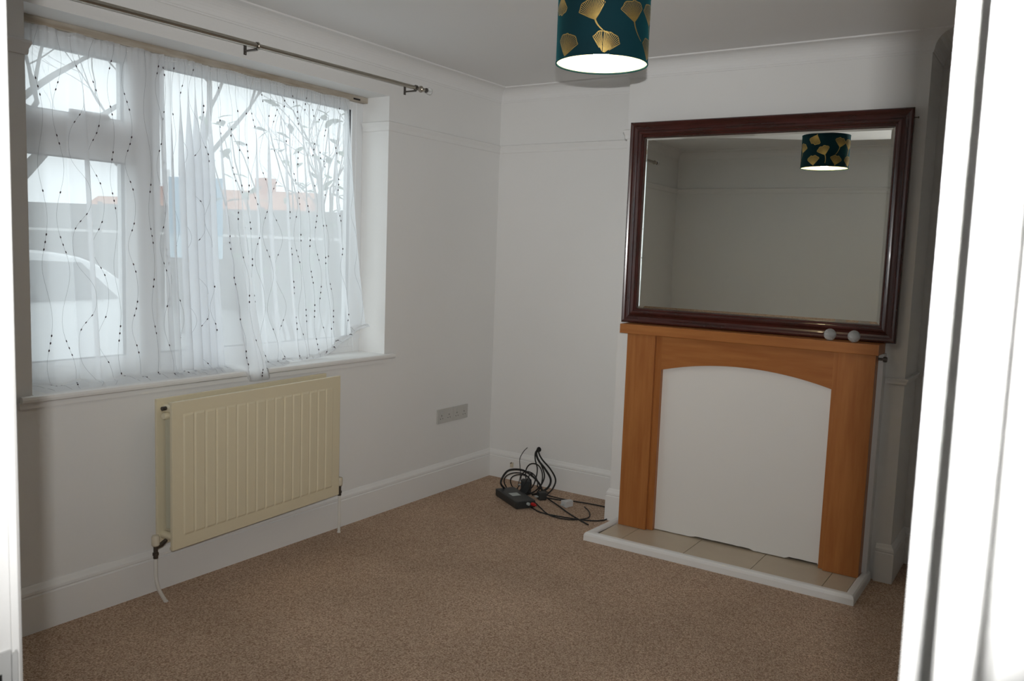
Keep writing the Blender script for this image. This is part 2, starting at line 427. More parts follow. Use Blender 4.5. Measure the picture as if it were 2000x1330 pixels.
# architrave profile: u away from the opening, d out from the wall
AR = [(0, 0), (0, 0.0105), (0.001, 0.012), (0.0105, 0.012), (0.0125, 0.014), (0.0136, 0.041), (0.0155, 0.0438), (0.019, 0.0445), (0.034, 0.0445), (0.042, 0.031), (0.056, 0.024), (0.060, 0.018), (0.060, 0)]
AR2 = [(0, 0), (0, 0.010), (0.003, 0.014), (0.010, 0.015), (0.040, 0.016), (0.056, 0.018), (0.060, 0.016), (0.060, 0)]
def architrave(name, xw, sx, left, right, AR):
    a = MB()
    zt = DH + 0.003
    for yi, sg in left + right:
        vs0 = [(xw + sx * d, yi + sg * u, 0) for u, d in AR]; vs1 = [(xw + sx * d, yi + sg * u, zt + u) for u, d in AR]
        K = len(AR); a.add(vs0 + vs1, [(k, (k + 1) % K, K + (k + 1) % K, K + k) for k in range(K)] + [tuple(range(K)), tuple(range(K, 2 * K))])
    K = len(AR); yl, yr = right[0][0], left[0][0]
    vs0 = [(xw + sx * d, yl - u, zt + u) for u, d in AR]; vs1 = [(xw + sx * d, yr + u, zt + u) for u, d in AR]
    a.add(vs0 + vs1, [(k, (k + 1) % K, K + (k + 1) % K, K + k) for k in range(K)] + [tuple(range(K)), tuple(range(K, 2 * K))])
    return a.build(name, M['gloss'], door)
architrave('architrave', HX, -1, [(DY1 + 0.013, 1)], [(-3.0924, -1)], AR)
architrave('architrave', RX0, 1, [(DY1 + 0.006, 1)], [(DY0 - 0.006, -1)], AR2)
s_ = MB()
s_.box((-4.186, DY1 - 0.0025, 0.985), (RX0 - 0.001, DY1, 1.092)); s_.prism([(-4.1515, DY1 - 0.0025), (-4.1455, DY1 - 0.0025), (-4.1435, DY1 + 0.003), (-4.1455, DY1 + 0.003), (-4.147, DY1), (-4.1515, DY1)], 0.99, 1.088, 'z')
st = s_.build('latch_plate', M['strike'], door); st['label'] = 'painted metal latch plate'
MB().box((-4.180, DY1 - 0.0032, 1.015), (-4.160, DY1 - 0.0024, 1.072)).build('latch_hole', M['dark'], st)

# ------------------------------------------------------------------ window
win = bpy.data.objects.new('window_1', None); COL.objects.link(win); win.location = (-2.0, 0.2, OZ0); win['_w'] = tuple(win.location); struct(win)
FY0, FY1 = 0.19, 0.255
fr_ = MB()
x0, x1, z0, z1 = OX0, OX1, 0.868, 2.278
fr_.box((x0, FY0, z0), (x0 + 0.05, FY1, z1), .004); fr_.box((x1 - 0.05, FY0, z0), (x1, FY1, z1), .004)
for a_, b_ in ((x0 + .05, -2.410), (-2.345, x1 - .05)):
    fr_.box((a_, FY0, z1 - 0.035), (b_, FY1, z1), .004); fr_.box((a_, FY0, z0), (b_, FY1, z0 + 0.055), .004)
fr_.box((-2.410, FY0, z0), (-2.345, FY1, z1), .004); fr_.box((x0 + .05, FY0, 1.835), (-2.410, FY1, 1.90), .004)
fr_.build('frame', M['upvc'], win)
def sash(nm, a, b_, c, d, wv, y0, y1):
    """rectangular sash a..b in x, c..d in z with members of width wv, its gasket and glass"""
    q = MB(); q.box((a, y0, c), (a + wv, y1, d), .005); q.box((b_ - wv, y0, c), (b_, y1, d), .005); q.box((a + wv, y0, c), (b_ - wv, y1, c + wv), .005); q.box((a + wv, y0, d - wv), (b_ - wv, y1, d), .005)
    o = q.build(nm, M['upvc'], win)
    ia, ib, ic, id_ = a + wv, b_ - wv, c + wv, d - wv
    g = MB(); gw = 0.005; ya, yb = y0 + 0.012, y0 + 0.028
    g.box((ia, ya, ic), (ia + gw, yb, id_)); g.box((ib - gw, ya, ic), (ib, yb, id_)); g.box((ia, ya, ic), (ib, yb, ic + gw)); g.box((ia, ya, id_ - gw), (ib, yb, id_))
    ge = g.build('gasket', M['gasket'], o)
    MB().box((ia, y0 + 0.018, ic), (ib, y0 + 0.022, id_)).build('pane', M['glass'], o)
    return o
sash('fixed_light', -2.345, OX1 - 0.022, 0.920, 2.262, 0.056, FY0 + 0.004, FY1)
sash('casement', OX0 + 0.022, -2.398, 0.920, 1.842, 0.060, FY0 - 0.012, FY1 - 0.012)
vent = sash('vent_sash', OX0 + 0.022, -2.398, 1.888, 2.248, 0.060, FY0 - 0.012, FY1 - 0.012)
hd = MB().box((-2.70, FY0 - 0.036, 1.945), (-2.545, FY0 - 0.022, 1.963), .003); hd.box((-2.635, FY0 - 0.03, 1.925), (-2.605, FY0 - 0.010, 1.955), .003)
hd.build('handle', M['upvc'], vent)
# stained strip and vent slot under the lintel
struct(MB().box((OX0, 0.155, OZ1 - 0.03), (OX1, 0.192, OZ1), .003).build('trim_13', M['stain']))
struct(MB().box((-1.165, 0.153, 2.254), (-1.115, 0.156, 2.262)).build('trim_14', M['dark']))
# window board, running past the reveal on both sides
q = MB()
q.prism([(-0.012, 0.872), (-0.012, 0.866), (-0.022, 0.866), (-0.030, 0.871), (-0.032, 0.880), (-0.030, 0.889), (-0.024, 0.892), (-0.012, 0.892)], OX0 - 0.05, OX1 + 0.06, 'x')
q.prism([(-0.012, 0.868), (-0.012, 0.892), (0.20, 0.892), (0.20, 0.868)], OX0, OX1, 'x')
q.prism([(0.0, 0.845), (-0.012, 0.845), (-0.012, 0.868), (0.0, 0.868)], OX0 - 0.05, OX1 + 0.045, 'x')
struct(q.build('trim_15', M['gloss']))

# ------------------------------------------------------------------ net curtains
def smooth(a, b_, t):
    t = max(0, min(1, (t - a) / (b_ - a))); return t * t * (3 - 2 * t)
class Net:
    def __init__(s, xt, xb, folds, amp, seed, bottom, bunch):
        s.xt, s.xb, s.N, s.amp, s.seed, s.bottom, s.bunch = xt, xb, folds, amp, seed, bottom, bunch
    def ph(s, u):
        k = s.seed
        return 2 * pi * (s.N * (u * (1 + s.bunch) - s.bunch * u * u) + 0.30 * sin(2 * pi * 1.7 * u + k) + 0.16 * sin(2 * pi * 3.9 * u + 2.1 * k))
    def P(s, u, v):
        k = s.seed; ph = s.ph(u)
        mod = 0.55 + 0.45 * sin(2 * pi * 2.6 * u + 1.3 * k)
        A = s.amp * (1 - 0.45 * s.bunch * u) * (0.35 + 0.65 * smooth(0.02, 0.35, v)) * mod
        wob = 0.35 * sin(2.2 * v + 5 * u + k)
        fy = A * sin(ph + wob)
        fx = 0.9 * A * cos(ph + wob + 0.6) * smooth(0.0, 0.25, v)
        # gathered header: tight little pleats
        hh = 1 - smooth(0.0, 0.085, v)
        fy += hh * 0.005 * sin(2 * pi * s.N * 4.1 * u + 3 * sin(9 * u)); 
        x = s.xt[0] + (s.xt[1] - s.xt[0]) * u
        xb = s.xb[0] + (s.xb[1] - s.xb[0]) * u
        yb, zb, yp, zp, vb = s.bottom(u)
        zt = 2.246 + 0.003 * sin(31 * u + k)
        if v <= vb:
            t = v / vb
            z = zt + (zb - zt) * t
            y = 0.150 + (yb - 0.150) * t ** 1.6
            xx = x + (xb - x) * v * v
            return Vector((xx + fx, y + fy * (1 - 0.25 * hh), z))
        t = (v - vb) / (1 - vb)
        z = zb + (zp - zb) * t + (0.010 * abs(sin(ph * 0.5 + 3 * t)) * (1 - abs(2 * t - 1)) if zp > 0.86 else 0)
        y = yb + (yp - yb) * t
        xx = x + (xb - x) * v * v
        r_ = 1 - 0.75 * t
        yy = y + fy * r_
        if zp > 0.86: 
            yy = max(yy, -0.028 + 0.004 * sin(17 * u))
            z = max(z, 0.8935)
        return Vector((xx + fx * r_ + 0.02 * t * sin(9 * u + k), yy, z))
def bot_left(u):
    return (0.088 + 0.012 * sin(11 * u), 0.905 + 0.006 * sin(23 * u), -0.018 + 0.010 * sin(13 * u) ** 2, 0.895, 0.90)
def bot_right(u):
    # pooled on the board, then one tail over the front edge, then lifting towards the corner
    e = smooth(0.235, 0.262, u) * (1 - smooth(0.335, 0.375, u))
    lift = smooth(0.68, 1.0, u)
    yb = 0.085 * (1 - e) - 0.052 * e
    zb = 0.905 * (1 - e) + 0.915 * e
    yp = (-0.012) * (1 - e) + (-0.054) * e
    zp = 0.895 * (1 - e) + 0.846 * e
    k = smooth(0.42, 0.56, u)
    yp = yp + (0.070 - yp) * k; yb = yb + (0.095 - yb) * k
    zb = zb + 0.150 * lift ** 1.3; zp = zp + 0.145 * lift ** 1.3
    if u > 0.60: zp = min(zp, zb - 0.006)
    return (yb, zb, yp, zp, 0.90)
nets = [('left', Net((-2.925, -2.30), (-2.918, -2.30), 5.0, 0.020, 1.1, bot_left, 0.0), 180, 9, 'white voile net curtain hanging over the left casement of the window'),
        ('right', Net((-2.325, -1.203), (-2.325, -1.112), 17.5, 0.027, 4.0, bot_right, 0.66), 360, 24, 'bunched white voile net curtain at the window with one tail over the sill')]
bead_me = None; nb = 0
for _, S, nu, nthread, lab in nets:
    nvv = 74
    vs = []; 
    for j in range(nvv + 1):
        v_ = j / nvv
        for i in range(nu + 1): vs.append(S.P(i / nu, v_))
    fs = [(j * (nu + 1) + i, j * (nu + 1) + i + 1, (j + 1) * (nu + 1) + i + 1, (j + 1) * (nu + 1) + i) for j in range(nvv) for i in range(nu)]
    nb = 0
    root = thing('net_curtain', lab, 'curtain', (S.P(.5, 1).x, 0.15, 0.89), group=None)
    q = MB().add(vs, fs, True); q.build('voile', M['voile'], root)
    rod = MB().tube([S.P(i / 40, 0.012) + Vector((0, 0.004, 0)) for i in range(41)], 0.0022, 5); rod.build('curtain_wire', M['upvc'], root)
    for ti in range(nthread):
        u0 = (ti + 0.5 + random.uniform(-.15, .15)) / nthread
        ph0 = random.uniform(0, 2 * pi); waves = random.uniform(3.7, 4.5)
        au = 0.25 / nthread * random.uniform(.55, 1.25)
        def uu(v_): return min(.995, max(.005, u0 + au * sin(2 * pi * waves * v_ + ph0)))
        pts = []
        for j in range(111):
            v_ = j / 110 * 0.985 + 0.004
            p = S.P(uu(v_), v_)
            pts.append(p + Vector((0, -0.0016, 0)))
        th = MB().tube(pts, 0.00042, 3, cap=False).build('thread', M['thread'], root)
        # beads where the wave crosses its axis, in ones, twos and threes
        v_c = (-ph0 / (2 * pi)) / waves
        while v_c < 0.02: v_c += 0.5 / waves
        while v_c < 0.97:
            cnt = random.choice((0, 1, 2, 2, 3))
            for q_ in range(cnt):
                vv = v_c + (q_ - (cnt - 1) / 2) * 0.0195
                if not 0.02 < vv < 0.975 or nb >= 290: continue
                a = S.P(uu(vv), vv); d = (S.P(uu(vv + .004), vv + .004) - S.P(uu(vv - .004), vv - .004)).normalized()
                if bead_me is None:
                    o = MB().sphere((0, 0, 0), 0.0030, 8, 6, (1, 0.7, 1.7)).build('bead', M['bead'], None, origin=(0, 0, 0))
                    bead_me = o; o.parent = root
                else:
                    o = copyobj(bead_me, root)
                rz = d.to_track_quat('Z', 'Y').to_euler()
                o.location = a + Vector((0, -0.003, 0)) - Vector(root['_w']); o.rotation_euler = rz
                nb += 1
            v_c += 0.5 / waves

# ------------------------------------------------------------------ radiator (hung a little skew: left end stands further out)
rad = thing('radiator', 'cream double panel radiator with vertical ribs under the window', 'radiator', (-2.5105, -0.1945, 0.2265), radians(3.76))
L, Hh = 0.993, 0.606
pf = MB().box((0, -0.004, 0), (L, 0.010, Hh), .0035)
pf.box((0.002, 0.006, Hh - 0.012), (L - 0.002, 0.020, Hh - 0.002), .003); pf.box((0.002, 0.006, 0.002), (L - 0.002, 0.018, 0.012), .003)
pf.build('front_panel', M['cream'], rad)
bkp = MB().box((0, 0.088, 0.004), (L, 0.100, Hh + 0.004), .0035); bkp.build('back_panel', M['cream'], rad)
# pressed ribs, each a long lozenge with chamfered sides
pitch = (L - 0.104) / 16
def rib_mb():
    hw, z0_, z1_, dp = pitch * 0.488, 0.050, Hh - 0.050, 0.0042
    inn = hw - 0.0065
    out = [(-hw, z0_ + .004), (-hw + .004, z0_), (hw - .004, z0_), (hw, z0_ + .004), (hw, z1_ - .004), (hw - .004, z1_), (-hw + .004, z1_), (-hw, z1_ - .004)]
    sc = [(x_ * inn / hw, (z_ - (z0_ + z1_) / 2) * ((z1_ - z0_ - 0.02) / (z1_ - z0_)) + (z0_ + z1_) / 2) for x_, z_ in out]
    vs = [(x_, 0, z_) for x_, z_ in out] + [(x_, -dp, z_) for x_, z_ in sc]
    return MB().add(vs, [(k, (k + 1) % 8, 8 + (k + 1) % 8, 8 + k) for k in range(8)] + [tuple(range(8, 16))])
rib0 = rib_mb().build('rib', M['cream'], rad, origin=(0, 0, 0)); rib0.location = (0.052 + pitch / 2, -0.0035, 0)
for k in range(1, 16): copyobj(rib0, rad, (0.052 + pitch * (k + .5), -0.0035, 0))
# fins between the panels, joined header tubes
q = MB(); N = 44
pts = [(0.035 + (L - 0.07) * k / N, 0.024 if k % 2 else 0.080) for k in range(N + 1)]
vs = [(a, c, 0.07) for a, c in pts] + [(a, c, Hh - 0.06) for a, c in pts]
q.add(vs, [(k, k + 1, N + 2 + k, N + 1 + k) for k in range(N)]); q.build('convector_fin', M['fin'], rad)
for z_ in (0.045, Hh - 0.035):
    for x_ in (0.03, L - 0.03): MB().lathe([(0.017, 0.008), (0.017, 0.092)], (x_, 0, z_), 'y', 14).build('header_tube', M['cream'], rad)
q = MB().lathe([(0.0085, -0.014), (0.0085, 0.004), (0.006, 0.004), (0.006, 0.01)], (0.03 - .02, 0.050, Hh - 0.030), 'x', 12); q.build('bleed_plug', M['brass'], rad)
q = MB().lathe([(0.012, -0.004), (0.014, 0.0), (0.014, 0.028)], (0.006, 0.052, Hh - 0.062), 'x', 12); q.build('end_bracket', M['cream'], rad)
def valve(x_, sgn, y_, lean):
    b0 = MB().lathe([(0.0085, -0.012), (0.0095, -0.010), (0.0095, 0.0), (0.0120, 0.002), (0.0120, 0.012), (0.0085, 0.013), (0.0085, 0.040), (0.0105, 0.042)], (x_, y_, -0.018), 'z', 14)
    b0.tube([(x_, y_, 0.012), (x_ + sgn * 0.030, y_ + .004, 0.018), (x_ + sgn * 0.055, y_ + .006, 0.030)], [0.007, 0.010, 0.008], 10)
    vb = b0.build('valve_body', M['brass'], rad); vb['label'] = 'dark brass valve body'
    cp = MB().lathe([(0.0115, 0.022), (0.0155, 0.027), (0.0160, 0.056), (0.0130, 0.066), (0.0070, 0.067), (0.0, 0.067)], (x_, y_, 0), 'z', 16)
    cp.build('valve_cap', M['creamplastic'], vb)
    path = bez([(x_, y_, -0.022), (x_, y_, -0.10), (x_ + lean * .25, y_ - .002, -0.16), (x_ + lean, y_ - lean * .05, -0.2265)], 6)
    p_ = MB().tube(path, 0.0075, 10); p_.lathe([(0.0095, -0.235 + .010), (0.0095, -0.2215)], (x_ + lean, y_ - lean * .05, 0), 'z', 10)
    pp = p_.build('pipe', M['pipe'], rad); pp['label'] = 'white painted copper pipe'
valve(-0.037, 1, 0.052, 0.045)
valve(L + 0.080 - 0.012, -1, 0.052, 0.0)

# ------------------------------------------------------------------ curtain rod
rodt = thing('curtain_rod', 'brushed metal curtain rod fixed above the window, crystal ball ends', 'curtain rod', (-2.0, -0.08, 2.33))
RZ = lambda x_: 2.3255 + (x_ + 1.999) * 0.0112
def rp(x_): return Vector((x_, -0.08, RZ(x_)))
MB().tube([rp(-3.36), rp(-1.99)], 0.0118, 14).build('pole', M['steel'], rodt)
MB().tube([rp(-2.01), rp(-0.865)], 0.0098, 14).build('pole', M['steel'], rodt)
def ring(x_, r_, w_): return MB().lathe([(r_ - .004, -w_), (r_, -w_ * .5), (r_ + .001, 0), (r_, w_ * .5), (r_ - .004, w_)], rp(x_), 'x', 18)
for x_, r_ in ((-1.999, 0.0155), (-0.893, 0.0165), (-3.33, 0.0165)):
    ring(x_, r_, 0.006).build('collar', M['steel'], rodt)
for x_, sg in ((-0.832, 1), (-3.392, -1)):
    f_ = MB().lathe([(0.0075, -0.026 * sg), (0.0085, -0.018 * sg), (0.0130, -0.016 * sg), (0.0130, -0.011 * sg), (0.008, -0.009 * sg)], rp(x_), 'x', 16).build('finial_neck', M['darksteel'], rodt)
    MB().sphere(rp(x_ + sg * 0.012), 0.0185, 20, 12).build('finial_ball', M['crackle'], f_)
for x_ in (-2.002, -0.934, -3.06):
    z_ = RZ(x_)
    b0 = MB().box((x_ - .0075, -0.004, z_ - 0.032), (x_ + .0075, 0, z_ + 0.022), .0015)
    b0.box((x_ - .0055, -0.08, z_ - 0.019), (x_ + .0055, -0.002, z_ - 0.0125), .001)
    b0.lathe([(0.0128, -0.005), (0.0142, -0.005), (0.0142, 0.005), (0.0128, 0.005), (0.0128, -0.005)], rp(x_), 'x', 18)
    bk = b0.build('bracket', M['darksteel'], rodt)
    MB().sphere((x_, -0.0045, z_ - 0.0245), 0.0032, 8, 6, (1, .5, 1)).build('screw', M['steel'], bk)

# ------------------------------------------------------------------ two double sockets on the window wall
sz0, sz1 = 0.4265, 0.5125
def make_socket(xc, label):
    w2 = 0.0765
    s_ = thing('double_socket', label, 'socket', (xc, 0, sz0), group='twin wall sockets between radiator and corner')
    MB().box((xc - w2 + .0005, -0.010, sz0), (xc + w2 - .0005, 0, sz1), .0025).build('faceplate', M['socket'], s_)
    for sg in (-1, 1):
        cx = xc + sg * 0.0365
        MB().box((cx - .006 + sg * .022 * 0, -0.0135, sz0 + .058), (cx + .006, -0.009, sz0 + .078), .0015).build('switch', M['socket'], s_)
        for dx, dz, a_, c_ in ((0, .046, .0022, .0040), (-.011, .027, .0034, .0019), (.011, .027, .0034, .0019)):
            MB().box((cx + dx - a_, -0.0104, sz0 + dz - c_), (cx + dx + a_, -0.0096, sz0 + dz + c_)).build('pin_hole', M['dark'], s_)
make_socket(-0.5013, 'grey-white double wall socket nearer the radiator, left of two joined')
make_socket(-0.3483, 'grey-white double wall socket nearer the room corner, right of two joined')

# ------------------------------------------------------------------ fireplace
# plastered build-out that the surround stands against
q = MB(); q.box((-0.4165, -1.40, 0), (BX, -1.20, 1.073)); q.box((-0.4165, -2.44, 0), (BX, -2.22, 1.073)); q.box((-0.4165, -2.22, 0.96), (BX, -1.40, 1.073))
struct(q.build('trim_16', M['wall']))
# hearth
he = thing('hearth', 'low tiled hearth with a white rounded border in front of the fireplace', 'hearth', (-0.56, -1.79, 0))
MB().box((-0.716, -2.43, 0), (-0.366, -1.165, 0.029)).build('hearth_base', M['grout'], he)
HP = [(0.0, 0.0), (0.0, 0.028), (0.003, 0.037), (0.009, 0.043), (0.017, 0.0445), (0.030, 0.0445), (0.038, 0.040), (0.041, 0.034), (0.041, 0.0)]
pathH = [(-0.3655, -1.141), (-0.7435, -1.122), (-0.7435, -2.4525), (-0.3655, -2.4525)]
q = MB().sweep(HP, pathH[::-1])
hb = q.build('border', M['gloss'], he)
tj = [-1.183, -1.313, -1.647, -1.980, -2.305, -2.4115]
for k in range(5):
    MB().box((-0.703, tj[k + 1] + .0014, 0.020), (-0.412, tj[k] - .0014, 0.035), .0012).build('tile', M['tile'], he)
MB().box((-0.412, -1.395, 0.020), (-0.368, -1.19, 0.0345)).build('tile', M['tile'], he)
MB().box((-0.412, -2.41, 0.020), (-0.368, -2.225, 0.0345)).build('tile', M['tile'], he)
# surround
su = thing('fireplace_surround', 'honey coloured wooden fireplace surround with arched opening and flat mantel shelf', 'fireplace', (-0.45, -1.80, 0.036))
MB().box((-0.512, -2.4325, 1.073), (-0.352, -1.1585, 1.1215), .003).build('mantel_shelf', M['woodh'], su)
MB().box((-0.487, -1.3515, 0.0365), (-0.418, -1.193, 1.073), .002).build('leg', M['wood'], su)
MB().box((-0.487, -2.4185, 0.0365), (-0.418, -2.258, 1.073), .002).build('leg', M['wood'], su)
MB().box((-0.467, -1.384, 0.0365), (-0.440, -1.3515, 1.073)).build('inner_stile', M['wood'], su)
MB().box((-0.467, -2.258, 0.0365), (-0.440, -2.234, 1.073)).build('inner_stile', M['wood'], su)
ya, yb_, zs, za = -1.384, -2.234, 0.8945, 0.951
ym = (ya + yb_) / 2; hc = (ya - yb_) / 2; R2 = (hc * hc + (za - zs) ** 2) / (2 * (za - zs))
poly = [(ya, 1.073), (ya, zs)]
for k in range(1, 32):
    y_ = ya + (yb_ - ya) * k / 32
    poly.append((y_, za - R2 + sqrt(R2 * R2 - (y_ - ym) ** 2)))
poly += [(yb_, zs), (yb_, 1.073)]
MB().prism(poly, -0.467, -0.440, 'x').build('arched_header', M['woodh'], su)
# white board closing the opening, rough along the bottom edge
random.seed(3)
lo = []
for k in range(41):
    y_ = -1.3735 + (-2.2435 + 1.3735) * k / 40
    gap = 0.0095 if 0.25 < k / 40 < 0.62 else (0.012 if k / 40 > 0.80 else 0.003)
    lo.append((y_, 0.0365 + gap + random.uniform(-.0009, .0009)))
bp2 = lo + [(-2.2435, 1.0), (-1.3735, 1.0)]
tag(MB().prism(bp2, -0.4395, -0.430, 'x').build('fireplace_board', M['board']), 'plain white board closing off the arched fireplace opening', 'board')
# dark knob at the top right of the surround
q = MB().lathe([(0.006, 0), (0.006, -0.020), (0.012, -0.022), (0.0135, -0.030), (0.011, -0.038), (0.0, -0.039)], (-0.436, -2.4195, 1.052), 'y', 14)
tag(q.build('gas_knob', M['darksteel'], None), 'small dark round knob sticking out under the right end of the mantel', 'knob')

# ------------------------------------------------------------------ mirror
mir = thing('wall_mirror', 'large rectangular mirror in dark mahogany frame standing above the mantel shelf', 'mirror', (-0.410, -1.80, 1.1235), radians(-1.2) * -1)
# local frame: +y is towards the window wall, -x into the room
mt, mb_ = 1.0475, 0.0          # top and bottom, local z
ml, mr_ = 0.678, -0.681        # left/right edges, local y
MF = [(0.0, 0.026), (0.0, -0.002), (0.004, -0.008), (0.010, -0.0095), (0.018, -0.006), (0.025, 0.000), (0.034, 0.003), (0.043, 0.001), (0.051, -0.0045), (0.058, -0.0055), (0.064, -0.002),
      (0.067, 0.005), (0.072, 0.006), (0.076, 0.010), (0.0775, 0.016), (0.0775, 0.024), (0.066, 0.026)]
def member(p0, p1, inward, mitre0, mitre1, mat):
    """frame member between two outer corners (local y,z)"""
    K = len(MF); d = (Vector(p1) - Vector(p0)).normalized(); inw = Vector(inward)
    vs = []
    for P_, s_ in ((Vector(p0), 1), (Vector(p1), -1)):
        for wv, dx in MF:
            q_ = P_ + inw * wv + d * s_ * wv
            vs.append((dx, q_.x, q_.y))
    return MB().add(vs, [(k, (k + 1) % K, K + (k + 1) % K, K + k) for k in range(K)] + [tuple(range(K)), tuple(range(K, 2 * K))])
fo = member((ml, mb_), (mr_, mb_), (0, 1), 1, 1, None).build('frame_rail', M['mahogh'], mir)
member((ml, mt), (mr_, mt), (0, -1), 1, 1, None).build('frame_rail', M['mahogh'], mir)
member((ml, mb_), (ml, mt), (-1, 0), 1, 1, None).build('frame_stile', M['mahog'], mir)
member((mr_, mb_), (mr_, mt), (1, 0), 1, 1, None).build('frame_stile', M['mahog'], mir)
gl_, gr_, gb_, gt_ = ml - 0.072, mr_ + 0.072, 0.072, mt - 0.072
bv, bd = 0.020, 0.0036; gx = 0.020
ov = [(gx + bd, gl_, gb_), (gx + bd, gr_, gb_), (gx + bd, gr_, gt_), (gx + bd, gl_, gt_)]
iv = [(gx, gl_ - bv, gb_ + bv), (gx, gr_ + bv, gb_ + bv), (gx, gr_ + bv, gt_ - bv), (gx, gl_ - bv, gt_ - bv)]
bkv = [(gx + .005, y_, z_) for _, y_, z_ in ov]
q = MB().add(ov + iv + bkv, [(0, 1, 5, 4), (1, 2, 6, 5), (2, 3, 7, 6), (3, 0, 4, 7), (4, 5, 6, 7), (8, 9, 1, 0), (9, 10, 2, 1), (10, 11, 3, 2), (11, 8, 0, 3), (8, 11, 10, 9)])
go = q.build('mirror_glass', M['mirror'], mir)
MB().box((0.026, mr_ + .02, .02), (0.031, ml - .02, mt - .02)).build('backing_board', M['mahog'], mir)
q = MB().lathe([(0.0025, 0), (0.0025, -0.012), (0.005, -0.013), (0.005, -0.017), (0, -0.018)], (0.012, mr_, mt - 0.043), 'y', 10); q.build('hanging_screw', M['darksteel'], mir)

# crystal balls on the mantel
for (x_, y_, lab) in ((-0.482, -2.213, 'crackle glass ball on the mantel, left of the pair'), (-0.482, -2.318, 'crackle glass ball on the mantel, right of the pair nearest its end')):
    g_ = thing('glass_ball', lab, 'glass ball', (x_, y_, 1.1215), group='glass balls on the mantel shelf')
    MB().sphere((x_, y_, 1.1215 + 0.0275), 0.0275, 28, 18).build('ball', M['crackle'], g_)
    MB().lathe([(0.0085, 0.0), (0.0085, 0.006), (0.006, 0.010)], (x_ + .024, y_, 1.149), 'x', 12).build('ball_collar', M['darksteel'], g_)

# ------------------------------------------------------------------ pendant lamp
LX, LY, LZ, LR, LH = -2.022, -1.783, 2.09, 0.1485, 0.205
lamp = thing('pendant_lamp', 'teal velvet drum pendant lamp with gold ginkgo leaves hanging from the ceiling', 'lamp', (LX, LY, HC))
q = MB().lathe([(0.040, 0), (0.040, -0.010), (0.034, -0.022), (0.012, -0.030), (0.006, -0.036)], (LX, LY, HC), 'z', 24); q.build('ceiling_rose', M['rosewhite'], lamp)
MB().tube([(LX, LY, HC - .03), (LX, LY, LZ + 0.165)], 0.0035, 8).build('cord', M['rosewhite'], lamp)
MB().lathe([(0.006, 0.17), (0.012, 0.165), (0.017, 0.150), (0.017, 0.110), (0.021, 0.108), (0.021, 0.100), (0.014, 0.098)], (LX, LY, LZ), 'z', 18).build('lamp_holder', M['rosewhite'], lamp)
MB().lathe([(0.011, 0.104), (0.013, 0.090), (0.024, 0.062), (0.030, 0.040), (0.028, 0.020), (0.018, 0.006), (0.0, 0.001)], (LX, LY, LZ), 'z', 20).build('bulb', M['bulb'], lamp)
sh = MB().lathe([(LR, 0), (LR, LH)], (LX, LY, LZ), 'z', 72)
N_ = 72
sh2 = MB(); 
vs = [(LX + LR * cos(2 * pi * k / N_), LY + LR * sin(2 * pi * k / N_), LZ + h) for h in (0, LH) for k in range(N_)]
sh2.add(vs, [(k, (k + 1) % N_, N_ + (k + 1) % N_, N_ + k) for k in range(N_)], True)
shade = sh2.build('lampshade', M['velvet'], lamp)
si = MB(); r2_ = LR - 0.0012
vs = [(LX + r2_ * cos(2 * pi * k / N_), LY + r2_ * sin(2 * pi * k / N_), LZ + h) for h in (0.001, LH - 0.001) for k in range(N_)]
si.add(vs, [(k, (k + 1) % N_, N_ + (k + 1) % N_, N_ + k) for k in range(N_)], True); si.build('shade_lining', M['lining'], shade)
for h in (0.0, LH):
    rm = MB(); rm.lathe([(LR - .0025, h - .0018), (LR + .0012, h - .0018), (LR + .0012, h + .0030), (LR - .0025, h + .0030), (LR - .0025, h - .0018)], (LX, LY, LZ), 'z', 72)
    rm.build('rim', M['velvet'], shade)
sp = MB()
for k in range(3):
    a = 2 * pi * k / 3 + .4
    sp.tube([(LX + .019 * cos(a), LY + .019 * sin(a), LZ + .104), (LX + .08 * cos(a), LY + .08 * sin(a), LZ + .150), (LX + (LR - .003) * cos(a), LY + (LR - .003) * sin(a), LZ + LH - .004)], 0.0018, 6)
sp.build('spider', M['whiteplastic'], shade)
ta = atan2(CP.y - LY, CP.x - LX)      # direction the lamp shows to the doorway
def onshade(u, w, dr=0.0007):
    """u metres to the right round the shade as seen from the doorway, w metres above its lower rim"""
    a = ta + u / LR
    return (LX + (LR + dr) * cos(a), LY + (LR + dr) * sin(a), LZ + w)
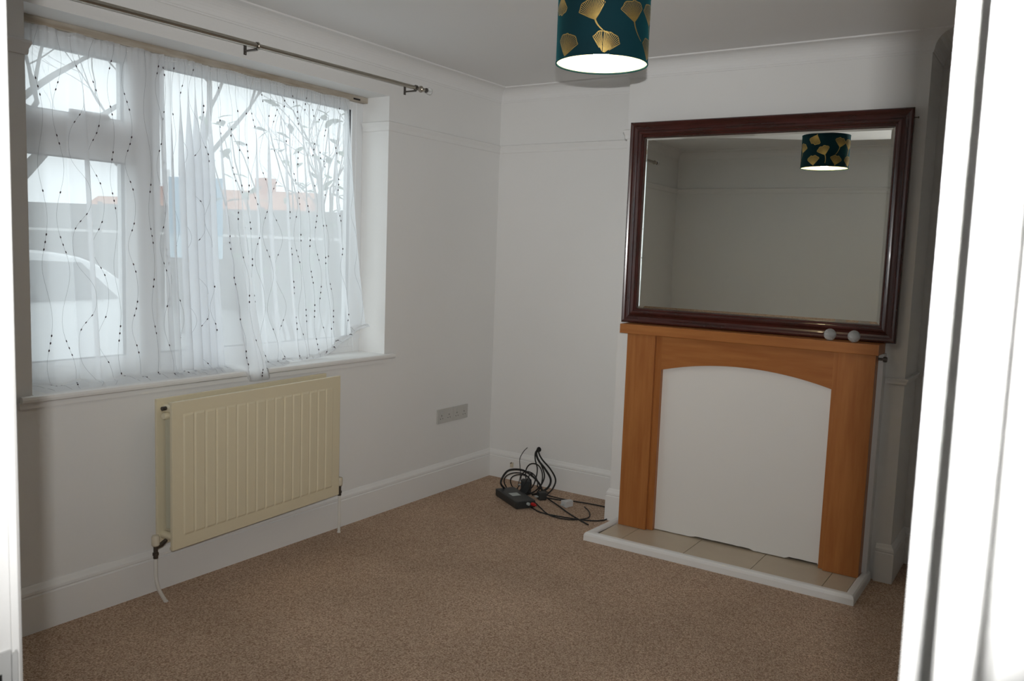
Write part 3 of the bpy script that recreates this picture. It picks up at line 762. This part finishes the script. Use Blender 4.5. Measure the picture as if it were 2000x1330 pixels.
def ginkgo(u, w, ang, size=0.066, stem=0.05, bend=0.35, cut=None):
    """gold line-print ginkgo leaf; ang is the direction of the fan from the stalk joint, clockwise from up"""
    q = MB()
    def pt(x_, y_):   # leaf frame: y along the fan
        return (u + x_ * cos(ang) + y_ * sin(ang), w - x_ * sin(ang) + y_ * cos(ang))
    def ok(p): return 0.003 < p[1] < LH - 0.003 and (cut is None or (p[0] - cut[0]) * cut[1] > 0)
    def strip(P, wd):
        for (a, c), (wa, wc) in zip(zip(P[:-1], P[1:]), zip(wd[:-1], wd[1:])):
            if not (ok(a) and ok(c)): continue
            d = Vector((c[0] - a[0], c[1] - a[1])); 
            if d.length < 1e-6: continue
            n_ = Vector((-d.y, d.x)).normalized()
            q.add([onshade(a[0] + n_.x * wa, a[1] + n_.y * wa), onshade(a[0] - n_.x * wa, a[1] - n_.y * wa), onshade(c[0] - n_.x * wc, c[1] - n_.y * wc), onshade(c[0] + n_.x * wc, c[1] + n_.y * wc)], [(0, 1, 2, 3)])
    K = 19; rim_ = []
    for k in range(K):
        t_ = -1 + 2 * k / (K - 1); th = t_ * radians(47)
        rr = size * (1 - 0.10 * abs(t_) ** 3 + 0.028 * sin(11 * t_ + size * 400) - 0.07 * math.exp(-(t_ * 9) ** 2))
        rim_.append((rr * sin(th), rr * cos(th)))
        base = (0.0035 * t_, 0.002)
        mid = (rr * .5 * sin(th * .92), rr * .5 * cos(th * .92))
        strip([pt(*base), pt(*mid), pt(*rim_[-1])], [0.0005, 0.0009, 0.0012])
    strip([pt(*p_) for p_ in rim_], [0.0014] * K)
    for e in (0, -1):
        ex, ey = rim_[e]
        strip([pt(0, 0), pt(ex * .35, ey * .30), pt(ex * .75, ey * .72), pt(ex, ey)], [0.0016, .0014, .0012, .0012])
    sp_ = [pt(bend * stem * (k / 8) ** 2, -stem * k / 8) for k in range(9)]
    strip(sp_, [0.0026 - .0014 * k / 8 for k in range(9)])
    if q.f: q.build('gold_leaf', M['gold'], shade)
LV = [(-0.026, 0.102, -0.32, .066, .055, .53), (0.103, 0.104, -0.20, .064, .058, .40), (-0.135, 0.004, 0.28, .068, .03, .2), (0.003, 0.002, 0.22, .066, .03, .2),
      (-0.160, 0.190, pi + .2, .056, .03, .2), (0.192, 0.110, -0.1, .066, .05, .3), (0.186, 0.004, 0.1, .066, .03, .2)]
for a in LV: ginkgo(*a)
# the rest of the print, round the far side (seen in the mirror)
uT = LR * pi
for du, w_, an, sz, sg in ((-0.045, .195, 2.75, .060, .04), (-0.100, .070, .35, .058, .05), (-0.030, .008, .1, .060, .02), (0.075, .092, -.32, .060, .055), (0.128, .006, .1, .056, .02),
                           (-0.165, .010, -.2, .058, .02), (0.17, .105, .2, .058, .05), (-.19, .12, -.2, .06, .05)):
    ginkgo(uT + du, w_, an, sz, sg, .3)
sm_ = MB().add([onshade(-.0008, .002, .0011), onshade(.0010, .002, .0011), onshade(.0010, LH - .002, .0011), onshade(-.0008, LH - .002, .0011)], [(0, 1, 2, 3)])
sm_.build('seam', M['velvet'], shade)

# ------------------------------------------------------------------ box and cables in the corner
bxA = Vector((-0.382, -0.315, 0)); eL = Vector((-0.524, -0.852, 0)).normalized(); eS = Vector((0.852, -0.524, 0)).normalized()
bt = thing('set_top_box', 'flat black electronics box with silver sticker lying on carpet by the corner', 'box', bxA + eL * .15 + eS * .062)
def bxp(a, c, z): return bxA + eL * a + eS * c + Vector((0, 0, z))
bxm = Matrix(((eL.x, eS.x, 0, bxA.x), (eL.y, eS.y, 0, bxA.y), (0, 0, 1, 0), (0, 0, 0, 1)))
MB().box((0, 0, .002), (.30, .125, .047), .011).xf(bxm).build('casing', M['blackplastic'], bt)
s0 = MB(); s0.add([bxp(.125, .030, .0474), bxp(.185, .030, .0474), bxp(.185, .085, .0474), bxp(.125, .085, .0474)] + [bxp(.125, .030, .0468), bxp(.185, .030, .0468), bxp(.185, .085, .0468), bxp(.125, .085, .0468)], [(0, 1, 2, 3), (0, 4, 5, 1), (1, 5, 6, 2), (2, 6, 7, 3), (3, 7, 4, 0)])
s0.build('sticker', M['sticker'], bt)
rd = MB().tube([bxp(.292, .100, .026), bxp(.318, .108, .026)], .010, 12); rd.tube([bxp(.318, .108, .026), bxp(.330, .112, .024)], .006, 10)
rr_ = rd.build('connector', M['red'], bt); rr_['label'] = 'red plug connector'
MB().tube([bxp(.296, .072, .030), bxp(.312, .076, .030)], .009, 12).build('connector', M['sticker'], bt)

def cable(name, label, pts, r, cat='cable', mat=None, n=10, group='tangled black cables'):
    o = MB().tube(bez(pts, n), r, 7).build(name, mat or M['cable'])
    return tag(o, label, cat, group)
# positions: x is the distance from the fireplace wall, y along it, z up
hole = (-0.002, -0.383, 0.232)
q = MB().lathe([(0.016, 0.0), (0.016, -0.003), (0.010, -0.003)], (0, -0.383, 0.230), 'x', 14)
tag(q.build('cable_hole', M['dark']), 'dark hole in the wall where the thick cables come out', 'hole')
cable('cable', 'thick black cable leaving the wall hole and arching over the skirting', [hole, (-.035, -.385, .212), (-.07, -.425, .178), (-.09, -.490, .135), (-.10, -.535, .085), (-.12, -.535, .040), (-.17, -.510, .010), (-.25, -.50, .012)], .0068)
cable('cable', 'black cable beside the thick one, dropping behind the black adaptor', [(-.004, -.378, .238), (-.03, -.382, .220), (-.06, -.410, .192), (-.08, -.455, .150), (-.10, -.490, .095), (-.14, -.490, .045), (-.20, -.475, .012), (-.29, -.46, .010)], .0046)
cable('cable', 'outermost black cable of the bundle from the wall hole', [(-.004, -.388, .236), (-.03, -.400, .216), (-.06, -.445, .186), (-.08, -.520, .140), (-.09, -.565, .085), (-.12, -.565, .035), (-.18, -.560, .008), (-.26, -.58, .007)], .0050)
cable('cable', 'innermost black cable of the bundle from the wall hole', [(-.004, -.376, .230), (-.035, -.378, .214), (-.07, -.400, .180), (-.09, -.430, .130), (-.12, -.440, .075), (-.17, -.445, .030), (-.24, -.43, .010)], .0042)
cable('cable', 'thin black wire hooked out of the wall above the skirting', [(-.002, -.296, .228), (-.03, -.285, .205), (-.05, -.272, .160), (-.06, -.282, .110), (-.08, -.300, .070), (-.14, -.33, .040), (-.20, -.36, .012)], .0024)
# springy loops standing on the carpet
cable('cable', 'black cable looping high from the box over to the bundle', [bxp(.02, .05, .046), (-.37, -.345, .085), (-.33, -.345, .130), (-.28, -.355, .148), (-.22, -.400, .142), (-.19, -.450, .112), (-.18, -.500, .070), (-.19, -.53, .03), (-.24, -.55, .008)], .0062)
def loop(cx, cy, cz, rx, rz, tilt, a0, a1, tail0=None, tail1=None, n_=14):
    pts = []
    for k in range(n_ + 1):
        a = a0 + (a1 - a0) * k / n_
        lx = rx * cos(a); lz = rz * sin(a)
        pts.append((cx + lx * sin(tilt) + 0.012 * sin(2 * a), cy - lx * cos(tilt), max(.006, cz + lz)))
    if tail0: pts = [tail0] + pts
    if tail1: pts = pts + [tail1]
    return pts
cable('cable', 'round black cable loop standing up nearest the box', loop(-.30, -.420, .075, .085, .070, .25, -1.1, 5.6, (-.40, -.50, .012), (-.26, -.50, .02)), .0036, n=5)
cable('cable', 'smaller black cable ring inside the round loop', loop(-.27, -.425, .068, .070, .060, .1, -.6, 5.0, None, (-.21, -.47, .01)), .0034, n=5)
cable('cable', 'tall black cable loop leaning against the bundle', loop(-.16, -.450, .085, .070, .095, -.2, -.9, 4.2, (-.13, -.50, .012), (-.30, -.46, .012)), .0038, n=5)
cable('cable', 'black cable bowed across the middle of the tangle', loop(-.22, -.455, .055, .105, .085, -.5, .2, 3.3, (-.17, -.56, .02), (-.34, -.42, .03)), .0034, n=5)
cable('cable', 'black cable crossing the tangle diagonally', [(-.36, -.44, .010), (-.33, -.46, .05), (-.28, -.48, .115), (-.24, -.47, .135), (-.19, -.46, .120)], .0034)
# cables lying out over the carpet
cable('cable', 'long black cable running across the carpet to the chimney breast', [(-.20, -.50, .020), (-.20, -.60, .010), (-.19, -.72, .006), (-.17, -.86, .006), (-.17, -1.00, .006), (-.22, -1.06, .006), (-.33, -1.045, .006)], .0038)
cable('cable', 'black cable curving out past the hearth corner', [(-.46, -.62, .008), (-.50, -.72, .005), (-.49, -.86, .005), (-.45, -1.00, .005), (-.39, -1.06, .005), (-.30, -1.055, .005)], .0038)
cable('cable', 'slack black cable bowed nearest the camera on the carpet', [(-.33, -.55, .010), (-.42, -.66, .005), (-.51, -.78, .005), (-.51, -.90, .005), (-.42, -.97, .005), (-.32, -.93, .006), (-.25, -.86, .008)], .0034)
cable('cable', 'short black cable end pointing away from the white plug', [(-.25, -.60, .012), (-.32, -.72, .006), (-.40, -.83, .0055), (-.47, -.94, .0055), (-.52, -1.03, .0055)], .0040)
cable('cable', 'dark lead joining the black plug to the white plug', [(-.27, -.60, .018), (-.25, -.66, .014), (-.24, -.72, .014), (-.25, -.78, .014)], .0044)
# black mains adaptor, black plug, white plug
def plugbox(name, label, c, sz, rz, mat, cat='plug', bev=.006, prongs=None):
    t_ = thing(name, label, cat, c, rz)
    MB().box((-sz[0] / 2, -sz[1] / 2, 0), (sz[0] / 2, sz[1] / 2, sz[2]), bev).build('plug_body', mat, t_)
    if prongs:
        for (px_, py_, pz_) in prongs:
            MB().box((px_ - .002, py_ - .010, pz_ - .003), (px_ + .002, py_ + .010, pz_ + .003)).build('prong', M['sticker'], t_)
    return t_
plugbox('power_adaptor', 'black power adaptor standing among the cables', (-.215, -.430, .001), (.052, .060, .085), .4, M['blackplastic'], 'adaptor', .007, [(0, .038, .05)])
plugbox('mains_plug', 'black mains plug lying on carpet beside the adaptor', (-.265, -.575, .001), (.052, .050, .048), .9, M['blackplastic'], 'plug', .010, [(-.008, .033, .02), (.010, .033, .02)])
q = MB().prism([(-.028, -.022), (.030, -.014), (.030, .016), (-.028, .026)], 0.0, .034, 'z')
wp = thing('white_plug', 'white plug with tapered body lying among the cables', 'plug', (-.285, -.765, .001), -.4)
q.build('plug_body', M['whiteplastic'], wp); MB().box((-.052, -.004, .012), (-.026, .004, .018)).build('prong', M['sticker'], wp)
# little bare terminal on the skirting
tm = thing('skirting_terminal', 'small cream terminal block on the skirting near the corner', 'terminal', (-0.018, -0.196, 0.085))
MB().box((-0.032, -0.205, 0.085), (-0.0185, -0.186, 0.118), .003).build('terminal_body', M['creamplastic'], tm)
for y_, z_ in ((-.190, .113), (-.198, .117)): MB().sphere((-0.032, y_, z_), .0035, 8, 6).build('screw', M['brass'], tm)

# ------------------------------------------------------------------ outside
GZ = -0.12
struct(MB().box((-40, 0.32, GZ - .2), (80, 90, GZ)).build('ground', M['asphalt']))
pv = thing('garden_path', 'strip of pale paving slabs lying outside the window', 'paving', (-1.0, 1.4, GZ))
for k in range(14):
    MB().box((-4.4 + k * .62, 0.9, GZ), (-3.81 + k * .62, 1.9, GZ + .035 + .004 * (k % 3)), .008).build('slab', M['paving'], pv)
# parked car, side on
car = thing('car', 'silver car parked outside behind the net curtain', 'car', (-1.30, 5.55, GZ))
cx0, cw = -1.30, 0.84
prof = [(-2.05, .28), (-2.05, .62), (-1.95, .80), (-1.15, .93), (-0.45, 1.36), (0.10, 1.475), (0.85, 1.47), (1.45, 1.36), (1.93, .98), (2.02, .90), (2.04, .40), (1.95, .26)]
prof = bez([(a, 0, c) for a, c in prof], 4)
q = MB(); K = len(prof)
for yy, sc in ((0, 1),):
    rows = []
    for t_, ins in ((-1, .10), (-.93, .03), (0, 0), (.93, .03), (1, .10)):
        row = []
        for p_ in prof:
            tumble = 0.16 * smooth(.85, 1.45, p_.z)
            row.append((cx0 + p_.x * (1 - ins * .15), 5.55 + t_ * (cw - tumble), GZ + max(.2, p_.z - ins * .35 * (p_.z > .6))))
        rows.append(row)
vs = [p_ for r_ in rows for p_ in r_]
fs = [(i * K + k, i * K + (k + 1) % K, (i + 1) * K + (k + 1) % K, (i + 1) * K + k) for i in range(4) for k in range(K)] + [tuple(range(K)), tuple(range(4 * K, 5 * K))]
q.add(vs, fs, True); q.build('car_body', M['carpaint'], car, smooth_angle=radians(40))
for sg in (-1, 1):
    yo = 5.55 + sg * (cw - .075)
    MB().add([(cx0 - .95, yo + sg * .072, GZ + .96), (cx0 + .25, yo + sg * .072, GZ + .98), (cx0 + .25, yo - sg * .038, GZ + 1.38), (cx0 - .38, yo - sg * .038, GZ + 1.33)], [(0, 1, 2, 3)]).build('side_window', M['carglass'], car)
    MB().add([(cx0 + .33, yo + sg * .072, GZ + .98), (cx0 + 1.60, yo + sg * .072, GZ + 1.0), (cx0 + 1.28, yo - sg * .038, GZ + 1.35), (cx0 + .33, yo - sg * .038, GZ + 1.38)], [(0, 1, 2, 3)]).build('side_window', M['carglass'], car)
    for xw in (-1.28, 1.30):
        wh = MB().lathe([(.20, -.09), (.31, -.09), (.32, -.06), (.32, .06), (.31, .09), (.20, .09)], (cx0 + xw, 5.55 + sg * (cw - .10), GZ + .32), 'y', 24).build('wheel', M['tyre'], car)
        MB().lathe([(.0, -.06), (.20, -.07), (.20, .07), (.0, .06)], (cx0 + xw, 5.55 + sg * (cw - .10), GZ + .32), 'y', 20).build('hub', M['carpaint'], wh)
# estate agent's board on a post
sg_ = thing('sign_board', 'pale blue notice board on a post with white letters outside the window', 'sign', (1.85, 5.70, GZ))
dv = Vector((0.552, -0.833, 0)).normalized(); nv = Vector((-0.833, -0.552, 0)).normalized()
sc_ = Vector((1.84, 5.62, 0))
def slab(c, hw, z0_, z1_, th):
    a = c - dv * hw; d = c + dv * hw
    P_ = [a - nv * th, d - nv * th, d + nv * th, a + nv * th]
    return MB().add([(p_.x, p_.y, z0_) for p_ in P_] + [(p_.x, p_.y, z1_) for p_ in P_], [(0, 1, 2, 3), (4, 5, 6, 7), (0, 1, 5, 4), (1, 2, 6, 5), (2, 3, 7, 6), (3, 0, 4, 7)])
slab(sc_, .315, 1.54, 2.22, .012).build('board', M['signblue'], sg_)
slab(sc_, .315, 1.27, 1.535, .012).build('board', M['signpale'], sg_)
slab(sc_ - dv * .34, .025, GZ, 2.30, .025).build('post', M['white'], sg_)
def letters(txt, c, z_, size):
    cu = bpy.data.curves.new('letters', 'FONT'); cu.body = txt; cu.size = size; cu.align_x = 'CENTER'; cu.extrude = .002
    to = bpy.data.objects.new('letters_tmp', cu); COL.objects.link(to)
    bpy.context.view_layer.update()
    me = bpy.data.meshes.new_from_object(to.evaluated_get(bpy.context.evaluated_depsgraph_get()))
    bpy.data.objects.remove(to)
    o = bpy.data.objects.new('letters', me); COL.objects.link(o); me.materials.clear(); me.materials.append(M['white'])
    o.parent = sg_
    p_ = c + nv * .016
    o.matrix_basis = Matrix.Translation(Vector((p_.x, p_.y, z_)) - Vector(sg_['_w'])) @ Matrix(((dv.x, 0, nv.x, 0), (dv.y, 0, nv.y, 0), (0, 1, 0, 0), (0, 0, 0, 1)))
letters('O', sc_ + dv * .03, 1.90, .20); letters('I r I', sc_ - dv * .02, 1.64, .20)
# fence across the way
fn = thing('boundary_fence', 'dark timber fence with pale rail across the road', 'fence', (8.0, 15.0, GZ))
fa, fb = Vector((3.6, 20.6, 0)), Vector((13.2, 6.6, 0)); fd = (fb - fa).normalized(); fnn = Vector((fd.y, -fd.x, 0))
NPN = 9; step = (fb - fa).length / NPN
def fbox(a, c, z0_, z1_, th):
    P_ = [a - fnn * th, c - fnn * th, c + fnn * th, a + fnn * th]
    return MB().add([(p_.x, p_.y, z0_) for p_ in P_] + [(p_.x, p_.y, z1_) for p_ in P_], [(0, 1, 2, 3), (4, 5, 6, 7), (0, 1, 5, 4), (1, 2, 6, 5), (2, 3, 7, 6), (3, 0, 4, 7)])
for k in range(NPN):
    a = fa + fd * step * k; c = fa + fd * (step * (k + 1) - .08)
    p_ = fbox(a, c, GZ, 2.25 + .02 * (k % 2), .03).build('fence_panel', M['hedge'], fn)
    fbox(c, c + fd * .08, GZ, 2.32, .045).build('fence_post', M['hedge'], fn)
    fbox(a, c, 1.60, 1.66, .04).build('fence_rail', M['coping'], fn)
# brick houses far beyond
def house(label, p, dirv, wd, dp, hw_, hr):
    d = Vector((*dirv, 0)).normalized(); n_ = Vector((-d.y, d.x, 0))
    t_ = thing('house', label, 'house', (p[0], p[1], GZ))
    c = Vector((p[0], p[1], 0))
    def q4(u, v_, z_): r_ = c + d * u + n_ * v_; return (r_.x, r_.y, z_)
    b0 = MB().add([q4(u, v_, z_) for z_ in (GZ, hw_) for u, v_ in ((-wd, -dp), (wd, -dp), (wd, dp), (-wd, dp))], [(0, 1, 5, 4), (1, 2, 6, 5), (2, 3, 7, 6), (3, 0, 4, 7)])
    b0.add([q4(-wd, -dp, hw_), q4(-wd, dp, hw_), q4(-wd, 0, hr - .1)], [(0, 1, 2)]); b0.add([q4(wd, -dp, hw_), q4(wd, dp, hw_), q4(wd, 0, hr - .1)], [(0, 1, 2)])
    b0.build('house_wall', M['brick'], t_)
    MB().add([q4(-wd - .3, -dp - .4, hw_ - .15), q4(wd + .3, -dp - .4, hw_ - .15), q4(wd + .3, 0, hr), q4(-wd - .3, 0, hr), q4(-wd - .3, dp + .4, hw_ - .15), q4(wd + .3, dp + .4, hw_ - .15)], [(0, 1, 2, 3), (3, 2, 5, 4)]).build('roof', M['roof'], t_)
    for u in (-wd * .6, 0, wd * .6):
        for z_ in (.9,):
            w_ = MB().add([q4(u - .6, -dp - .05, z_), q4(u + .6, -dp - .05, z_), q4(u + .6, -dp - .05, z_ + 1.2), q4(u - .6, -dp - .05, z_ + 1.2), q4(u - .6, -dp + .03, z_), q4(u + .6, -dp + .03, z_), q4(u + .6, -dp + .03, z_ + 1.2), q4(u - .6, -dp + .03, z_ + 1.2)],
                          [(0, 1, 2, 3), (0, 1, 5, 4), (1, 2, 6, 5), (2, 3, 7, 6), (3, 0, 4, 7)]).build('house_window', M['winfar'], t_)
    MB().box((c.x - .4, c.y - .4, hr - .5), (c.x + .4, c.y + .4, hr + .7)).build('chimney', M['brick'], t_)
house('far orange brick house seen behind the notice board', (27.0, 42.9), (.552, -.833), 3.9, 3.4, 2.7, 4.0)
house('far orange brick house right of the notice board, the nearer one', (27.6, 34.8), (.552, -.833), 2.6, 3.2, 2.9, 4.4)
# bare trees
def tree(label, base, height, lean, seed, trunk_r, depth=5, name='bare_tree'):
    rnd = random.Random(seed)
    t_ = thing(name, label, 'tree', base)
    tk, br = MB(), MB()
    def grow(p, d, ln_, r_, lv):
        n_ = 5; pts = [p]; rs = [r_]
        for k in range(n_):
            d = (d + Vector((rnd.uniform(-.16, .16), rnd.uniform(-.16, .16), rnd.uniform(-.06, .14)))).normalized()
            pts.append(pts[-1] + d * ln_ / n_); rs.append(r_ * (1 - .42 * (k + 1) / n_))
        (tk if lv == 0 else br).tube(pts, rs, 7 if lv < 2 else 4, cap=False)
        if lv >= depth: return
        for k in range(3 if lv < 3 else 2):
            i = rnd.randint(2, n_) if k else n_
            ax = Vector((rnd.uniform(-1, 1), rnd.uniform(-1, 1), rnd.uniform(-.2, .6))).normalized()
            nd = (d * (.75 if k else 1.0) + ax * rnd.uniform(.5, .95)).normalized()
            grow(pts[i], nd, ln_ * rnd.uniform(.62, .82), rs[i] * (.80 if k == 0 else .62), lv + 1)
    grow(Vector(base), Vector(lean).normalized(), height * .34, trunk_r, 0)
    tk.build('trunk', M['bark'], t_)
    b_ = br.build('branches', M['bark'], t_); b_['kind'] = 'stuff'
    return t_
tree('thick bare tree leaning right, seen through the top left pane', (0.2, 7.6, GZ), 7.2, (.10, -.03, 1), 11, .24)
tree('slim bare tree behind the notice board', (4.6, 9.6, GZ), 8.0, (.02, .0, 1), 5, .14)
tree('tall bare tree far off, seen above the fence at left', (5.3, 18.4, GZ), 11.5, (.05, 0, 1), 31, .22)
tree('slender bare tree near the right of the window', (2.6, 3.9, GZ), 4.6, (-.12, .05, 1), 23, .055, 4)
# evergreen shrub close to the right of the window
sb = thing('leafy_shrub', 'evergreen shrub with pointed leaves at the right edge of the window', 'shrub', (0.62, 2.3, GZ))
rnd = random.Random(9); stems = MB(); leaf0 = None; nleaf = 0
lm = MB().add([(0, 0, 0), (.020, .030, .004), (.024, .060, .006), (.0, .115, -.006), (-.024, .060, .006), (-.020, .030, .004), (0, .03, 0), (0, .06, 0)],
              [(0, 1, 6), (1, 2, 7, 6), (2, 3, 7), (0, 6, 5), (5, 6, 7, 4), (4, 7, 3)])
for k in range(13):
    p = Vector((0.62 + rnd.uniform(-.12, .12), 2.3 + rnd.uniform(-.12, .12), GZ)); d = Vector((rnd.uniform(-.30, .22), rnd.uniform(-.22, .22), 1)).normalized()
    pts = [p]; 
    for i in range(9):
        d = (d + Vector((rnd.uniform(-.14, .12), rnd.uniform(-.13, .13), .04))).normalized(); pts.append(pts[-1] + d * .30)
        if i >= 3:
            for _ in range(2):
                lp = pts[-1] + Vector((rnd.uniform(-.04, .04), rnd.uniform(-.04, .04), rnd.uniform(-.1, .1)))
                rot = (rnd.uniform(-.7, .7), rnd.uniform(-.5, .5), rnd.uniform(0, 6.28))
                if leaf0 is None:
                    leaf0 = lm.build('leaf', M['leaf'], None, origin=(0, 0, 0)); leaf0.parent = sb; lf = leaf0
                else: lf = copyobj(leaf0, sb)
                lf.location = lp - Vector(sb['_w']); lf.rotation_euler = rot; lf.scale = (1.2,) * 3; nleaf += 1
    stems.tube(pts, [.014 - .0011 * i for i in range(10)], 6, cap=False)
stems.build('stems', M['bark'], sb)

for o in bpy.data.objects:
    if '_w' in o: del o['_w']
